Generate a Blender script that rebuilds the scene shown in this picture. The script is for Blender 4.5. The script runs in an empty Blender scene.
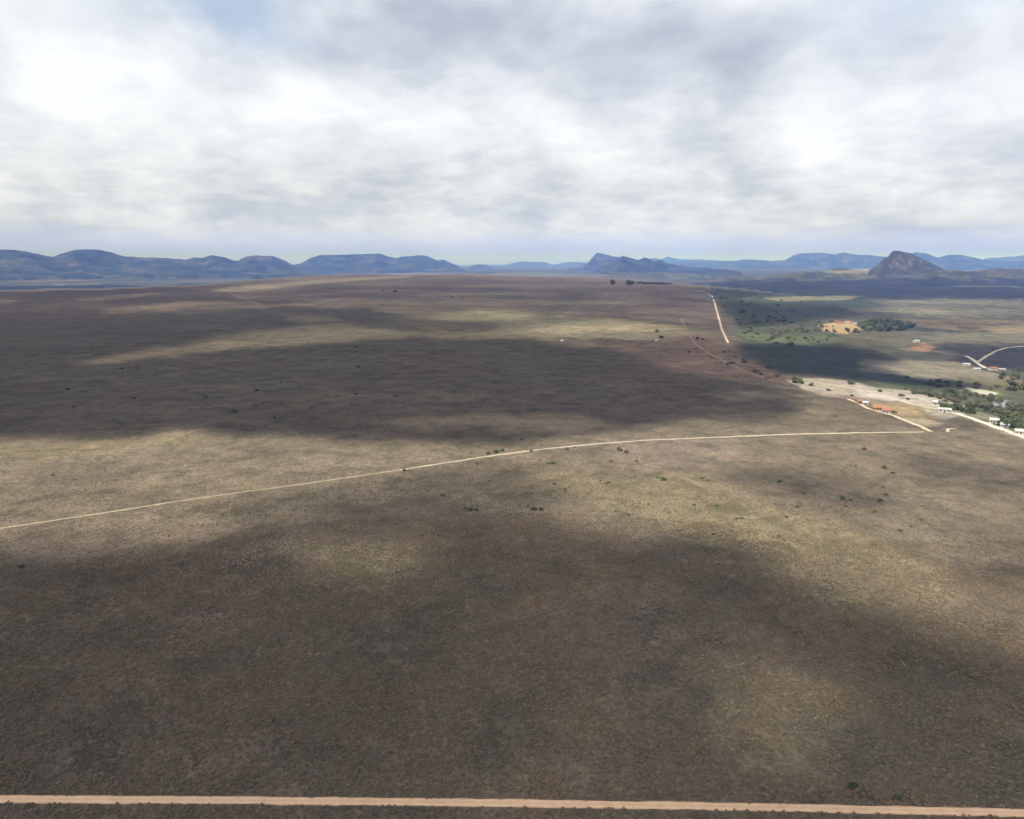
import bpy, math, random
import numpy as np
T0 = __import__('time').time()
random.seed(7); rng = np.random.default_rng(7)
R = math.radians
sc = bpy.context.scene
COL = sc.collection

print('T', round(__import__('time').time()-T0,1))
# ------------------------------------------------------------------ camera
W, HH, F = 1024, 819, 692.0
CAMH = 120.0
PITCH = math.atan((409.5 - 262.0) / F)
cp, sp = math.cos(PITCH), math.sin(PITCH)

def ray(px, py):
    """ground-survey ray for a bearing/depression pair read off the photograph"""
    px = np.asarray(px, float); py = np.asarray(py, float)
    v = py - 409.5
    return np.stack([px - 512.0, F * cp - v * sp, -(v * cp + F * sp)], -1)

def project(x, y, z):
    dz = z - CAMH
    fwd = y * cp - dz * sp
    up = y * sp + dz * cp
    f = np.where(fwd > 1, fwd, np.nan)
    return 512 + F * x / f, 409.5 - F * up / f

print('T', round(__import__('time').time()-T0,1))
# ------------------------------------------------------------------ numpy noise
_perm = rng.permutation(256); _perm = np.concatenate([_perm, _perm])
_g = np.stack([np.cos(np.arange(256) * 2.399), np.sin(np.arange(256) * 2.399)], -1)
def perlin(x, y):
    xi = np.floor(x).astype(int); yi = np.floor(y).astype(int)
    xf = x - xi; yf = y - yi
    u = xf * xf * xf * (xf * (xf * 6 - 15) + 10); v = yf * yf * yf * (yf * (yf * 6 - 15) + 10)
    def gr(ix, iy, dx, dy):
        h = _perm[(_perm[ix & 255] + iy) & 255]
        return _g[h, 0] * dx + _g[h, 1] * dy
    a = gr(xi, yi, xf, yf); b = gr(xi + 1, yi, xf - 1, yf)
    c = gr(xi, yi + 1, xf, yf - 1); d = gr(xi + 1, yi + 1, xf - 1, yf - 1)
    return (a + (b - a) * u) + ((c + (d - c) * u) - (a + (b - a) * u)) * v
def fbm(x, y, s, o=4, seed=0):
    x = x / s + seed * 17.3; y = y / s - seed * 9.1
    r = 0; a = 1.0
    for i in range(o):
        r = r + a * perlin(x, y); x = x * 2.03 + 5.2; y = y * 2.03 + 1.7; a *= .5
    return r
def ss(t):
    t = np.clip(t, 0, 1); return t * t * (3 - 2 * t)

def sdist(x, y, poly):
    """signed distance to polygon, negative inside"""
    P = np.asarray(poly, float); Q = np.roll(P, -1, 0)
    d = np.full(x.shape, 1e30); inside = np.zeros(x.shape, bool)
    for (ax, ay), (bx, by) in zip(P, Q):
        ex, ey = bx - ax, by - ay
        t = np.clip(((x - ax) * ex + (y - ay) * ey) / (ex * ex + ey * ey + 1e-12), 0, 1)
        d = np.minimum(d, (x - ax - ex * t) ** 2 + (y - ay - ey * t) ** 2)
        c = ((ay > y) != (by > y))
        if ey != 0:
            inside ^= c & (x < ex * (y - ay) / ey + ax)
    d = np.sqrt(d)
    return np.where(inside, -d, d)

print('T', round(__import__('time').time()-T0,1))
# ------------------------------------------------------------------ terrain
PLATEAU = [(-2700, 2100), (-2096, 2870), (-1435, 3450), (-1500, 5300), (-508, 5750), (600, 4790),
           (880, 3450), (322, 1050), (305, 730), (410, 541), (560, 300), (900, -600), (900, -3000),
           (-5000, -3000), (-4200, 300)]
HILLS = [  # low hills out on the plain: x, y, rx, ry, height
    (3420, 8200, 420, 420, 74), (3900, 8300, 300, 380, 80), (4280, 6900, 420, 380, 98), (4900, 7000, 480, 420, 96), (5700, 7200, 800, 420, 106), (4560, 8150, 900, 700, 78),
    (1970, 9000, 900, 600, 62), (1300, 9500, 700, 500, 50), (-200, 9800, 1200, 500, 40), (3500, 5200, 900, 300, 18)]
def terrain(x, y):
    x = np.asarray(x, float); y = np.asarray(y, float)
    sd = sdist(x, y, PLATEAU)
    far = ss((y - 2200) / 2500) + ss((-x - 1500) / 1500) * ss((y - 1500) / 1500)
    far = np.clip(far, 0, 1)
    drop = (38 + 34 * far) * ss((sd + 120) / (650 + 500 * far))
    z = -drop - 45 * far * ss((-x - 1200) / 1500) * ss((sd + 100) / 1200) + 26 * np.exp(-((x + 900) / 1900) ** 2 - ((y - 4900) / 2000) ** 2)
    r = np.hypot(x, y)
    z = z + fbm(x, y, 420, 3) * 2.6 * ss((r - 150) / 1500 + .1)
    z = z + (fbm(x, y, 2200, 5, 3)) * 24 * ss((sd - 900) / 2500) + fbm(x, y, 700, 4, 5) * 5 * ss((sd - 300) / 900)
    for hx, hy, rx, ry, hh in HILLS:
        q = ((x - hx) / rx) ** 2 + ((y - hy) / ry) ** 2
        z = z + hh * np.exp(-q * 1.4) * (1 + .25 * fbm(x, y, 350, 4, 9))
    return z

_T = np.concatenate([[60], 60 * 1.012 ** np.arange(1, 590)])
def ground(px, py):
    """first hit of a survey ray on the terrain (arrays ok)"""
    px = np.atleast_1d(np.asarray(px, float)); py = np.atleast_1d(np.asarray(py, float))
    d = ray(px, py); d = d / np.hypot(d[:, 0], d[:, 1])[:, None]
    lo = np.full(px.shape, 60.0); hi = np.full(px.shape, np.nan)
    done = np.zeros(px.shape, bool)
    for t in _T:
        m = ~done
        if not m.any(): break
        z = CAMH + d[m, 2] * t
        below = z < terrain(d[m, 0] * t, d[m, 1] * t)
        idx = np.where(m)[0]
        hi[idx[below]] = t; done[idx[below]] = True
        lo[idx[~below]] = t
    hi = np.where(np.isnan(hi), 60000, hi)
    for _ in range(14):
        mid = (lo + hi) / 2
        b = CAMH + d[:, 2] * mid < terrain(d[:, 0] * mid, d[:, 1] * mid)
        hi = np.where(b, mid, hi); lo = np.where(b, lo, mid)
    x = d[:, 0] * hi; y = d[:, 1] * hi
    return np.stack([x, y, terrain(x, y)], -1)

print('T', round(__import__('time').time()-T0,1))
# ------------------------------------------------------------------ helpers
def link(name, verts, faces, mat, parent=None, smooth=True):
    me = bpy.data.meshes.new(name)
    if isinstance(verts, np.ndarray) and isinstance(faces, np.ndarray):
        nf, k = faces.shape
        me.vertices.add(len(verts)); me.vertices.foreach_set('co', verts.astype(np.float32).ravel())
        me.loops.add(nf * k); me.loops.foreach_set('vertex_index', faces.astype(np.int32).ravel())
        me.polygons.add(nf)
        me.polygons.foreach_set('loop_start', np.arange(0, nf * k, k, dtype=np.int32))
        me.polygons.foreach_set('loop_total', np.full(nf, k, dtype=np.int32))
        me.update(calc_edges=True)
    else:
        me.from_pydata([tuple(map(float, v)) for v in verts], [], [tuple(map(int, f)) for f in faces])
    if smooth: me.polygons.foreach_set('use_smooth', np.ones(len(me.polygons), bool))
    if mat: me.materials.append(mat)
    o = bpy.data.objects.new(name, me); COL.objects.link(o)
    if parent: o.parent = parent
    return o
def tag(o, label=None, cat=None, group=None, kind=None):
    if label: o['label'] = label
    if cat: o['category'] = cat
    if group: o['group'] = group
    if kind: o['kind'] = kind
    return o

class NT:
    def __init__(s, tree): s.t = tree; s.t.nodes.clear()
    def n(s, typ, **kw):
        nd = s.t.nodes.new(typ)
        for k, v in kw.items():
            if hasattr(nd, k): setattr(nd, k, v)
        return nd
    def l(s, a, b): s.t.links.new(a, b)
    def math(s, op, a, b=None, c=None, clamp=False):
        nd = s.n('ShaderNodeMath', operation=op); nd.use_clamp = clamp
        for i, v in enumerate((a, b, c)):
            if v is None: continue
            if isinstance(v, (int, float)): nd.inputs[i].default_value = v
            else: s.l(v, nd.inputs[i])
        return nd.outputs[0]
    def noise(s, vec, scale, detail=3, rough=.55, dist=0.):
        nd = s.n('ShaderNodeTexNoise'); nd.inputs['Scale'].default_value = scale
        nd.inputs['Detail'].default_value = detail; nd.inputs['Roughness'].default_value = rough
        nd.inputs['Distortion'].default_value = dist
        if vec is not None: s.l(vec, nd.inputs['Vector'])
        return nd.outputs[0]
    def ramp(s, fac, stops):
        nd = s.n('ShaderNodeValToRGB'); e = nd.color_ramp.elements
        while len(e) < len(stops): e.new(.5)
        for i, (p, c) in enumerate(stops):
            e[i].position = p
            e[i].color = (c, c, c, 1) if isinstance(c, (int, float)) else (*c, 1)
        s.l(fac, nd.inputs[0]); return nd.outputs[0]
    def mix(s, fac, a, b, blend='MIX'):
        nd = s.n('ShaderNodeMix', data_type='RGBA', blend_type=blend)
        for i, v in ((0, fac), (6, a), (7, b)):
            if isinstance(v, (int, float)): nd.inputs[i].default_value = v
            elif isinstance(v, tuple): nd.inputs[i].default_value = (*v, 1)
            else: s.l(v, nd.inputs[i])
        return nd.outputs[2]

def material(name):
    m = bpy.data.materials.new(name); m.use_nodes = True
    t = NT(m.node_tree)
    out = t.n('ShaderNodeOutputMaterial'); b = t.n('ShaderNodeBsdfPrincipled')
    b.inputs['Roughness'].default_value = .9
    if 'Specular IOR Level' in b.inputs: b.inputs['Specular IOR Level'].default_value = .15
    t.l(b.outputs[0], out.inputs[0])
    return m, t, b
def simple(name, c, var=.15, scale=2., rough=.9):
    m, t, b = material(name)
    g = t.n('ShaderNodeTexCoord')
    f = t.noise(g.outputs['Object'], scale)
    dk = tuple(x * (1 - var) for x in c); lt = tuple(min(1, x * (1 + var)) for x in c)
    t.l(t.ramp(f, [(.3, dk), (.7, lt)]), b.inputs['Base Color'])
    b.inputs['Roughness'].default_value = rough
    return m
def foliage_mat(name, dark, light, patch=False):
    m, t, b = material(name)
    oi = t.n('ShaderNodeObjectInfo'); g = t.n('ShaderNodeNewGeometry')
    f = t.noise(g.outputs['Position'], .9, 2)
    f = t.math('ADD', t.math('MULTIPLY', f, .7), t.math('MULTIPLY', oi.outputs['Random'], .5))
    c = t.ramp(f, [(.25, dark), (.8, light)])
    if patch:   # stands of differing plants, tens of metres across
        q = t.noise(g.outputs['Position'], .035, 5, .65, .5); q2 = t.noise(g.outputs['Position'], .011, 3, .6)
        c = t.mix(1., c, t.ramp(q, [(.32, (.66, .72, .80)), (.48, (.98, 1., .98)), (.60, (1.02, .96, .90)), (.72, (1.28, 1.18, 1.0))]), 'MULTIPLY')
        c = t.mix(1., c, t.ramp(q2, [(.35, (.90, .93, .98)), (.65, (1.10, 1.04, .98))]), 'MULTIPLY')
    t.l(c, b.inputs['Base Color'])
    return m

print('T', round(__import__('time').time()-T0,1))
# ------------------------------------------------------------------ cover colours (soil and vegetation albedo, some sun and shade painted in)
BROWN = (.150, .112, .083)
# (polygon in survey coords, colour, strength, soft x, soft y, noise warp px)
COVER = [
 # far purple-brown heath of the plateau top
 ([(-60,296),(0,293),(220,286.5),(330,277),(450,273),(600,276),(695,284),(715,315),(735,345),(690,330),(600,318),(470,306),(330,306),(200,310),(-60,330)], (.168,.120,.098), .9, 40, 3, 2),
 ([(300,285),(700,288),(705,312),(480,308),(300,300)], (.155,.115,.093), .5, 40, 5, 3),
 # dry yellow grass strip across the middle distance, sunlit gap painted into its tone
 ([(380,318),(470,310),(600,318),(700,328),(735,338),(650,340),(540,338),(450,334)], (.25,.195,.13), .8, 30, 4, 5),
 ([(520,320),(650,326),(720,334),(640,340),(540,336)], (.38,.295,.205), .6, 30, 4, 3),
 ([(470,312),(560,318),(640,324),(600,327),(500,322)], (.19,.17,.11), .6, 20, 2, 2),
 # reddish scrub near the rim
 ([(600,345),(700,335),(760,365),(800,385),(740,380),(660,372)], (.20,.125,.10), .7, 24, 6, 4),
 # middle grassland, yellower; sunlit patches painted lighter to strengthen sun against shade
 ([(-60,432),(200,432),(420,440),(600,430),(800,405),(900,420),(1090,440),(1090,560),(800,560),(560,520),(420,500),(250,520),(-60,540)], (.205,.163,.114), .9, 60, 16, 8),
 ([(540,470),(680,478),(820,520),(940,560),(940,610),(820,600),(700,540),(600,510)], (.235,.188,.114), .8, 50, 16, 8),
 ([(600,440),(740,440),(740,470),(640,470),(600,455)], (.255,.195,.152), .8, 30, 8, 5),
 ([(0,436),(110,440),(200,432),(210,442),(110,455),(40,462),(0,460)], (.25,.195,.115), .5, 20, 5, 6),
 ([(300,545),(420,540),(410,575),(340,575)], (.19,.165,.10), .6, 30, 12, 6),  # small sun patch, put into the colour as lighter grass
 ([(700,660),(850,680),(840,750),(740,760),(690,720)], (.185,.155,.095), .7, 50, 25, 8),  # foreground sun patch painted lighter
 # green hollow with bushes, right; cloud shadow and lit strips painted into tones
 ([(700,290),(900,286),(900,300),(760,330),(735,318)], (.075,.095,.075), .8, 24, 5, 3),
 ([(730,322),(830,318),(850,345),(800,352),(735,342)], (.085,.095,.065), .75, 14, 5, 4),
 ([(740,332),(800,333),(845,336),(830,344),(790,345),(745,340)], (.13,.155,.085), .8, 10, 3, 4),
 ([(728,342),(830,346),(900,362),(1000,384),(930,388),(860,380),(780,374)], (.075,.085,.070), .9, 16, 5, 4),  # follows the dark valley shadow, shade painted into the green
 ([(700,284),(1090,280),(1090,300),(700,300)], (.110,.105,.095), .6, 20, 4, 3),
 ([(880,300),(1090,299),(1090,316),(960,318),(890,312)], (.26,.225,.165), .85, 25, 5, 6),
 ([(900,330),(1090,333),(1090,343),(930,343)], (.22,.19,.145), .75, 20, 5, 6),
 ([(760,305),(840,303),(850,307),(780,309)], (.15,.14,.10), .6, 14, 2, 3),
 ([(905,318),(1090,322),(1090,332),(960,330),(905,324)], (.30,.21,.13), .8, 15, 3, 3),
 ([(980,326),(1090,324),(1090,332),(1000,334)], (.38,.28,.18), .7, 10, 2, 2),
 ([(860,360),(950,362),(1000,374),(1010,386),(930,378),(870,372)], (.30,.245,.19), .85, 12, 3, 3),  # lit strip beside the valley shadow, painted paler
 ([(920,346),(1090,346),(1090,372),(980,368),(930,356)], (.10,.085,.085), .8, 10, 3, 3),  # darkened in the outline of the cloud shadow here
 # green belt on the right
 ([(800,378),(900,384),(1000,386),(1090,392),(1090,440),(1020,432),(960,412),(930,396),(860,386)], (.125,.135,.075), .9, 10, 4, 3),
 ([(955,378),(1090,376),(1090,392),(1010,392),(960,388)], (.21,.165,.10), .7, 8, 3, 3),
 ([(978,392),(1002,390),(1004,398),(985,399)], (.20,.24,.09), .8, 5, 2, 1),
 # sandy clearing between the rim and the settlement
 ([(786,380),(812,379),(848,381),(880,388),(915,391),(942,398),(955,404),(975,410),(965,412),(945,410),(915,406),(885,403),(852,399),(820,396),(796,390)], (.47,.385,.31), .95, 5, 2, 2.5),
 ([(850,384),(880,390),(916,392),(940,400),(945,407),(915,405),(880,401),(856,397)], (.54,.455,.40), .9, 8, 2, 1.5),
 ([(868,401),(905,405),(940,410),(940,418),(905,416),(872,410)], (.40,.285,.165), .85, 8, 2.5, 2),
 ([(795,391),(850,396),(900,402),(930,404),(900,405),(850,402)], (.22,.15,.115), .55, 8, 1.2, 2),
 ([(900,416),(925,418),(948,424),(930,427),(905,421)], (.46,.37,.25), .7, 5, 1.5, 1.5),
 ([(925,403),(955,405),(965,413),(945,419),(925,413)], (.44,.42,.33), .6, 5, 2, 2),
 # farm clearing
 ([(817,325),(838,322),(856,324),(862,329),(846,334),(824,332)], (.52,.36,.20), .95, 3, 1, 1),
 ([(836,321),(850,320),(856,323),(840,325)], (.42,.20,.13), .8, 3, 1, 1),
 ([(905,350),(922,343),(935,348),(925,352)], (.42,.22,.14), .7, 4, 1.5, 1),
 # pale levelled strip
 ([(965,388),(973,387),(999,393),(994,396),(976,393)], (.72,.66,.54), .95, 1.2, .7, .6),
 # pale ground below the butte and on far plains, plus painted sunlit streaks
 ([(820,272),(870,268),(915,266),(930,270),(880,274)], (.33,.27,.19), .8, 8, 1.5, 1),
 ([(760,298),(800,296),(860,296),(850,300),(780,301)], (.32,.28,.18), .8, 8, 1, 1),  # sunlit valley streak painted pale
 ([(10,279),(60,277),(110,279),(70,281)], (.22,.18,.13), .6, 10, 1.2, 1),
 ([(215,291),(240,287),(300,281.5),(360,277.5),(410,275),(410,277.5),(360,280),(300,285),(245,291)], (.26,.21,.155), .75, 8, 1.2, 1),  # sunlit line along the plateau crest, painted as a pale tone
 ([(52,284),(100,283.4),(102,284.6),(56,285)], (.32,.28,.22), .6, 4, .6, .6),
 ([(455,275),(520,272),(620,275),(560,277)], (.20,.20,.17), .6, 10, 1, 1),
 ([(360,273),(420,272.5),(450,274.5),(410,275.5)], (.24,.19,.15), .6, 8, .8, .8),
 ([(548,300),(592,289),(602,291),(570,312),(545,312)], (.125,.105,.080), .55, 3, 1, .4),
 ([(604,291),(640,288),(652,294),(606,312),(575,312)], (.165,.125,.10), .55, 3, 1, .4),
 ([(470,290),(520,287),(525,297),(470,300)], (.125,.105,.08), .45, 4, 1, .5),
 ([(985,422),(1040,440),(1040,446),(1000,432),(960,417)], (.34,.28,.20), .6, 5, 2, 1.5),
 ([(948,412),(1000,423),(1040,438),(1040,430),(1000,417),(960,408)], (.36,.32,.24), .55, 5, 2, 1.5),
 ([(890,382),(960,391),(955,394),(890,386)], (.10,.115,.065), .7, 6, 2, 1.5),
]
TRACKY = [(-200,797),(0,799),(250,800.5),(500,803),(750,807),(1024,813),(1250,820)]

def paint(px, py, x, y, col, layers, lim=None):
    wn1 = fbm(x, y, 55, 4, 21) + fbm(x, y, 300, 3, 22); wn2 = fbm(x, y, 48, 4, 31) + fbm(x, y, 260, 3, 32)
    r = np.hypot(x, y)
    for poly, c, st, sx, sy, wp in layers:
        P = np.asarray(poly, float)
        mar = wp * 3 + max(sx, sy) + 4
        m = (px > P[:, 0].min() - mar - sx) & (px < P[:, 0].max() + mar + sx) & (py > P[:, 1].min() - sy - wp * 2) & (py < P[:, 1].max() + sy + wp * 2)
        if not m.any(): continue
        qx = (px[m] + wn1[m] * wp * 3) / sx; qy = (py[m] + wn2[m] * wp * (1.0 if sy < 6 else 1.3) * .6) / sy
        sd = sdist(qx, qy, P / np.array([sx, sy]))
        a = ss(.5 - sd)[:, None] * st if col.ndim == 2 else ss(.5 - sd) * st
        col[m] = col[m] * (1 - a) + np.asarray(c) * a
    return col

print('T', round(__import__('time').time()-T0,1))
# ------------------------------------------------------------------ ground sheet
def build_ground():
    az = np.concatenate([np.linspace(-47, 47, 1000), np.linspace(47, 313, 92)[1:-1]]) * math.pi / 180
    rr = 25 * 1.0102 ** np.arange(0, 768)
    rr = np.concatenate([[.02, 6., 15.], rr[rr < 60000], [60000]])
    A, Rr = np.meshgrid(az, rr)
    x = (np.sin(A) * Rr).ravel(); y = (np.cos(A) * Rr).ravel()
    z = terrain(x, y)
    n, k = len(rr), len(az)
    i = np.arange(n - 1)[:, None] * k; j = np.arange(k)[None, :]; j2 = (j + 1) % k
    f = np.stack([i + j, i + k + j, i + k + j2, i + j2], -1).reshape(-1, 4)[:, ::-1]
    v = np.stack([x, y, z], -1)
    o = link('ground', v, f, None)
    px, py = project(x, y, z)
    px = np.where(np.isnan(px), -9999, px); py = np.where(np.isnan(py), -9999, py)
    col = np.tile(np.array(BROWN), (len(x), 1))
    # broad natural variation of the heath: olive, brown, purplish
    a = ss(.5 + fbm(x, y, 130, 4, 41) * 1.1)[:, None]; b = ss(.5 + fbm(x, y, 420, 4, 42) * 1.2)[:, None]
    col = col * (1 - .38 * a) + np.array((.130, .122, .078)) * .38 * a
    col = col * (1 - .38 * b) + np.array((.160, .120, .092)) * .38 * b
    # beyond the plateau: darker bush country
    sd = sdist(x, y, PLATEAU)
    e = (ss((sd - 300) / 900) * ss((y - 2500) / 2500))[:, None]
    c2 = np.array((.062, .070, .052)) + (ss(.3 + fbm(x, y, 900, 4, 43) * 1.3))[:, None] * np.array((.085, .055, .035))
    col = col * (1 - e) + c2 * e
    e = .65 * ss((sd - 60) / 300)[:, None] * ss((x - 250) / 200)[:, None] * ss((y - 700) / 400)[:, None]
    c3 = np.array((.070, .082, .062)) + (ss(.5 + fbm(x, y, 240, 5, 44) * 1.5))[:, None] * np.array((.085, .060, .040))
    th = ss((fbm(x, y, 70, 5, 45) + .5 * fbm(x, y, 500, 3, 46) - .12) / .22)[:, None]
    c3 = c3 * (1 - .7 * th) + np.array((.040, .055, .036)) * .7 * th
    bare = ss((fbm(x, y, 110, 5, 47) - .38) / .15)[:, None]
    c3 = c3 * (1 - .6 * bare) + np.array((.30, .235, .165)) * .6 * bare
    e_tex = (e, th, bare)
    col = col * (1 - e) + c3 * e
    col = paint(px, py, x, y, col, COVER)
    e, th, bare = e_tex
    th = th * np.clip(e / .65, 0, 1) * (py > 284)[:, None] * (col.mean(1) < .22)[:, None]
    col = col * (1 - .5 * th) + np.array((.042, .056, .038)) * .5 * th
    # worn fire-break lines and rows on the far plateau
    def line(p0, p1, w, c, st):
        nonlocal col
        P0 = ground(*p0)[0]; P1 = ground(*p1)[0]
        ex, ey = P1[0] - P0[0], P1[1] - P0[1]; L2 = ex * ex + ey * ey
        t = ((x - P0[0]) * ex + (y - P0[1]) * ey) / L2
        d = np.hypot(x - P0[0] - ex * t, y - P0[1] - ey * t) + fbm(x, y, 40, 3, 8) * w
        a = (ss(1 - d / w) * (t > 0) * (t < 1) * st)[:, None]
        col = col * (1 - a) + np.array(c) * a
    line((222, 289), (262, 306), 14, (.33, .22, .16), .6)
    line((640, 283), (595, 318), 9, (.30, .22, .17), .35)
    line((600, 290), (560, 318), 9, (.30, .22, .17), .3)
    line((615, 284), (600, 300), 9, (.30, .22, .17), .3)
    # gentle fine modulation
    md = (1 + .24 * np.clip(fbm(x, y, 26, 4, 51), -1, 1) + .20 * np.clip(fbm(x, y, 110, 4, 52), -1, 1) + .22 * ss((np.hypot(x, y) - 900) / 1500) * np.clip(fbm(x, y, 380, 5, 53), -1, 1))[:, None]
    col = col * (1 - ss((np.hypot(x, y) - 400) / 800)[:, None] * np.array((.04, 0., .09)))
    col = np.clip(col * md * (1 - .17 * ss((np.hypot(x, y) - 250) / 700))[:, None], .01, .8)  # darker with distance, painting in self-shadow of the absent bushes
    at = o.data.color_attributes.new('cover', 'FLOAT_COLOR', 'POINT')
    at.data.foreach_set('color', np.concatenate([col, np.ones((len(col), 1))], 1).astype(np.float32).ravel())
    m, t, b = material('heath_ground')
    g = t.n('ShaderNodeNewGeometry'); at = t.n('ShaderNodeAttribute', attribute_name='cover')
    P = g.outputs['Position']
    n1 = t.noise(P, .75, 4, .75); n2 = t.noise(P, .16, 5, .72); n3 = t.noise(P, .022, 6, .72)
    v = t.math('ADD', t.math('MULTIPLY', n1, 1.0), t.math('ADD', t.math('MULTIPLY', n2, .9), t.math('MULTIPLY', n3, .7)))
    v = t.math('SUBTRACT', v, .30)
    c = t.mix(1., at.outputs['Color'], t.ramp(t.math('MULTIPLY', v, .5), [(.22, (.32, .32, .34)), (.5, (1, 1, 1)), (.78, (2.05, 1.95, 1.75))]), 'MULTIPLY')
    # hue mottling: olive clumps and straw clumps
    h = t.noise(P, .33, 3, .6)
    c = t.mix(t.ramp(h, [(.52, 0.), (.68, .55)]), c, t.mix(1., at.outputs['Color'], (.62, .82, .55), 'MULTIPLY'))
    h2 = t.noise(P, .5, 3, .7, .6)
    c = t.mix(t.ramp(h2, [(.60, 0.), (.74, .6)]), c, t.mix(1., at.outputs['Color'], (1.45, 1.35, 1.15), 'MULTIPLY'))
    # darker thickets and gullied growth, tens of metres across
    n4 = t.noise(P, .045, 6, .78, .4)
    c = t.mix(t.ramp(n4, [(.48, 0.), (.62, .75)]), c, t.mix(1., at.outputs['Color'], (.42, .50, .46), 'MULTIPLY'))
    # scattered bare pale spots
    vo = t.n('ShaderNodeTexVoronoi'); vo.inputs['Scale'].default_value = .055; t.l(P, vo.inputs['Vector'])
    sp_ = t.math('ADD', vo.outputs['Distance'], t.math('MULTIPLY', t.noise(P, .9, 3), .05))
    sel = t.noise(P, .012, 2)
    spot = t.math('MULTIPLY', t.ramp(sp_, [(.045, 1.), (.075, 0.)]), t.ramp(sel, [(.50, 0.), (.60, .85)]))
    c = t.mix(spot, c, (.42, .33, .22))
    t.l(c, b.inputs['Base Color'])
    bp = t.n('ShaderNodeBump'); bp.inputs['Strength'].default_value = .8; bp.inputs['Distance'].default_value = .7
    t.l(t.math('ADD', n1, t.math('MULTIPLY', n2, 2.)), bp.inputs['Height']); t.l(bp.outputs[0], b.inputs['Normal'])
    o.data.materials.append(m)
    tag(o, 'rolling brown heath plateau falling to a valley on the right', 'ground', kind='structure')
    return o
GROUND = build_ground()
bpy.context.view_layer.update()
from mathutils.bvhtree import BVHTree
from mathutils import Vector
_vs = np.empty(len(GROUND.data.vertices) * 3, np.float32); GROUND.data.vertices.foreach_get('co', _vs)
BV = BVHTree.FromObject(GROUND, bpy.context.evaluated_depsgraph_get())
def ground(px, py):
    px = np.atleast_1d(np.asarray(px, float)); py = np.atleast_1d(np.asarray(py, float))
    out = []
    for d in ray(px, py):
        h = BV.ray_cast(Vector((0, 0, CAMH)), Vector(d))
        if h[0] is not None: out.append(tuple(h[0]))
        else:
            k = 60000 / math.hypot(d[0], d[1]); out.append((d[0] * k, d[1] * k, -70.))
    return np.array(out)
def gz(x, y):
    h = BV.ray_cast(Vector((x, y, 2000)), Vector((0, 0, -1)))
    return h[0].z if h[0] is not None else float(terrain(x, y))

print('T', round(__import__('time').time()-T0,1))
# ------------------------------------------------------------------ dirt tracks
def track(name, pts, width, mat, label, edge=.25, lift=.05, nw=8):
    """pts in survey coords; draped ribbon with ragged edges and a low crown"""
    P = ground([p[0] for p in pts], [p[1] for p in pts])[:, :2]
    seg = np.hypot(*np.diff(P, axis=0).T); L = np.concatenate([[0], np.cumsum(seg)])
    r = float(np.median(np.hypot(P[:, 0], P[:, 1])))
    n = int(min(1400, max(12, L[-1] / max(1.2, r * .004))))
    s = np.linspace(0, L[-1], n)
    # smooth interpolation (catmull-like through dense resample + blur)
    X = np.interp(s, L, P[:, 0]); Y = np.interp(s, L, P[:, 1])
    kk = max(1, n // 60)
    ker = np.ones(2 * kk + 1) / (2 * kk + 1)
    X = np.convolve(np.pad(X, kk, mode='reflect', reflect_type='odd'), ker, 'valid')
    Y = np.convolve(np.pad(Y, kk, mode='reflect', reflect_type='odd'), ker, 'valid')
    dx, dy = np.gradient(X), np.gradient(Y); dl = np.hypot(dx, dy) + 1e-9
    nx, ny = -dy / dl, dx / dl
    rs = np.random.default_rng(len(pts) * 13 + int(P[0, 0]) % 91)
    e1 = np.interp(np.arange(n), np.arange(0, n + 3, 3), rs.normal(0, edge, len(np.arange(0, n + 3, 3)))) * width * .5
    e2 = np.interp(np.arange(n), np.arange(0, n + 3, 3), rs.normal(0, edge, len(np.arange(0, n + 3, 3)))) * width * .5
    w = width * .5 * np.ones(n) if np.isscalar(width) else width * .5
    vs, fs = [], []; across = []
    for i in range(n):
        for j in range(nw + 1):
            across.append(j / nw * 2 - 1)
            u = j / nw * 2 - 1
            off = u * w[i] + (e1[i] if j == 0 else e2[i] if j == nw else 0) * (1 if w[i] else 0)
            x, y = X[i] + nx[i] * off, Y[i] + ny[i] * off
            d = math.hypot(x, y)
            up = (lift + .00012 * d) if 0 < j < nw else -.02
            vs.append((x, y, gz(x, y) + max(up, .02 + .00008 * d)))
        if i:
            a = (i - 1) * (nw + 1); b = i * (nw + 1)
            for j in range(nw): fs.append((a + j, a + j + 1, b + j + 1, b + j))
    o = link(name, vs, fs, mat)
    at = o.data.attributes.new('across', 'FLOAT', 'POINT'); at.data.foreach_set('value', np.array(across, np.float32))
    return tag(o, label, 'track', kind='structure')
def dirt(name, c, dark):
    m, t, b = material(name)
    g = t.n('ShaderNodeNewGeometry')
    f = t.noise(g.outputs['Position'], .35, 5, .65)
    f2 = t.noise(g.outputs['Position'], 2.5, 3, .6)
    f = t.math('ADD', t.math('MULTIPLY', f, .7), t.math('MULTIPLY', f2, .3))
    col = t.ramp(f, [(.3, dark), (.62, c)])
    ac = t.n('ShaderNodeAttribute', attribute_name='across')
    wv = t.math('ADD', t.math('ABSOLUTE', ac.outputs['Fac']), t.math('MULTIPLY', t.math('SUBTRACT', t.noise(g.outputs['Position'], .5, 4), .5), .5))
    # pale packed wheel tracks, duller crown and verge
    col = t.mix(1., col, t.ramp(wv, [(.05, (.94, .94, .92)), (.30, (1.05, 1.05, 1.05)), (.62, (1.08, 1.08, 1.08)), (.85, (.86, .84, .80)), (1., (.62, .60, .54))]), 'MULTIPLY')
    t.l(col, b.inputs['Base Color'])
    return m
M_pink = dirt('pink_dirt', (.75, .51, .325), (.60, .39, .24))
M_tan2 = dirt('grey_tan_dirt', (.56, .49, .37), (.34, .28, .19))
M_rose = dirt('rose_dirt', (.60, .47, .37), (.42, .30, .22))
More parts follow.
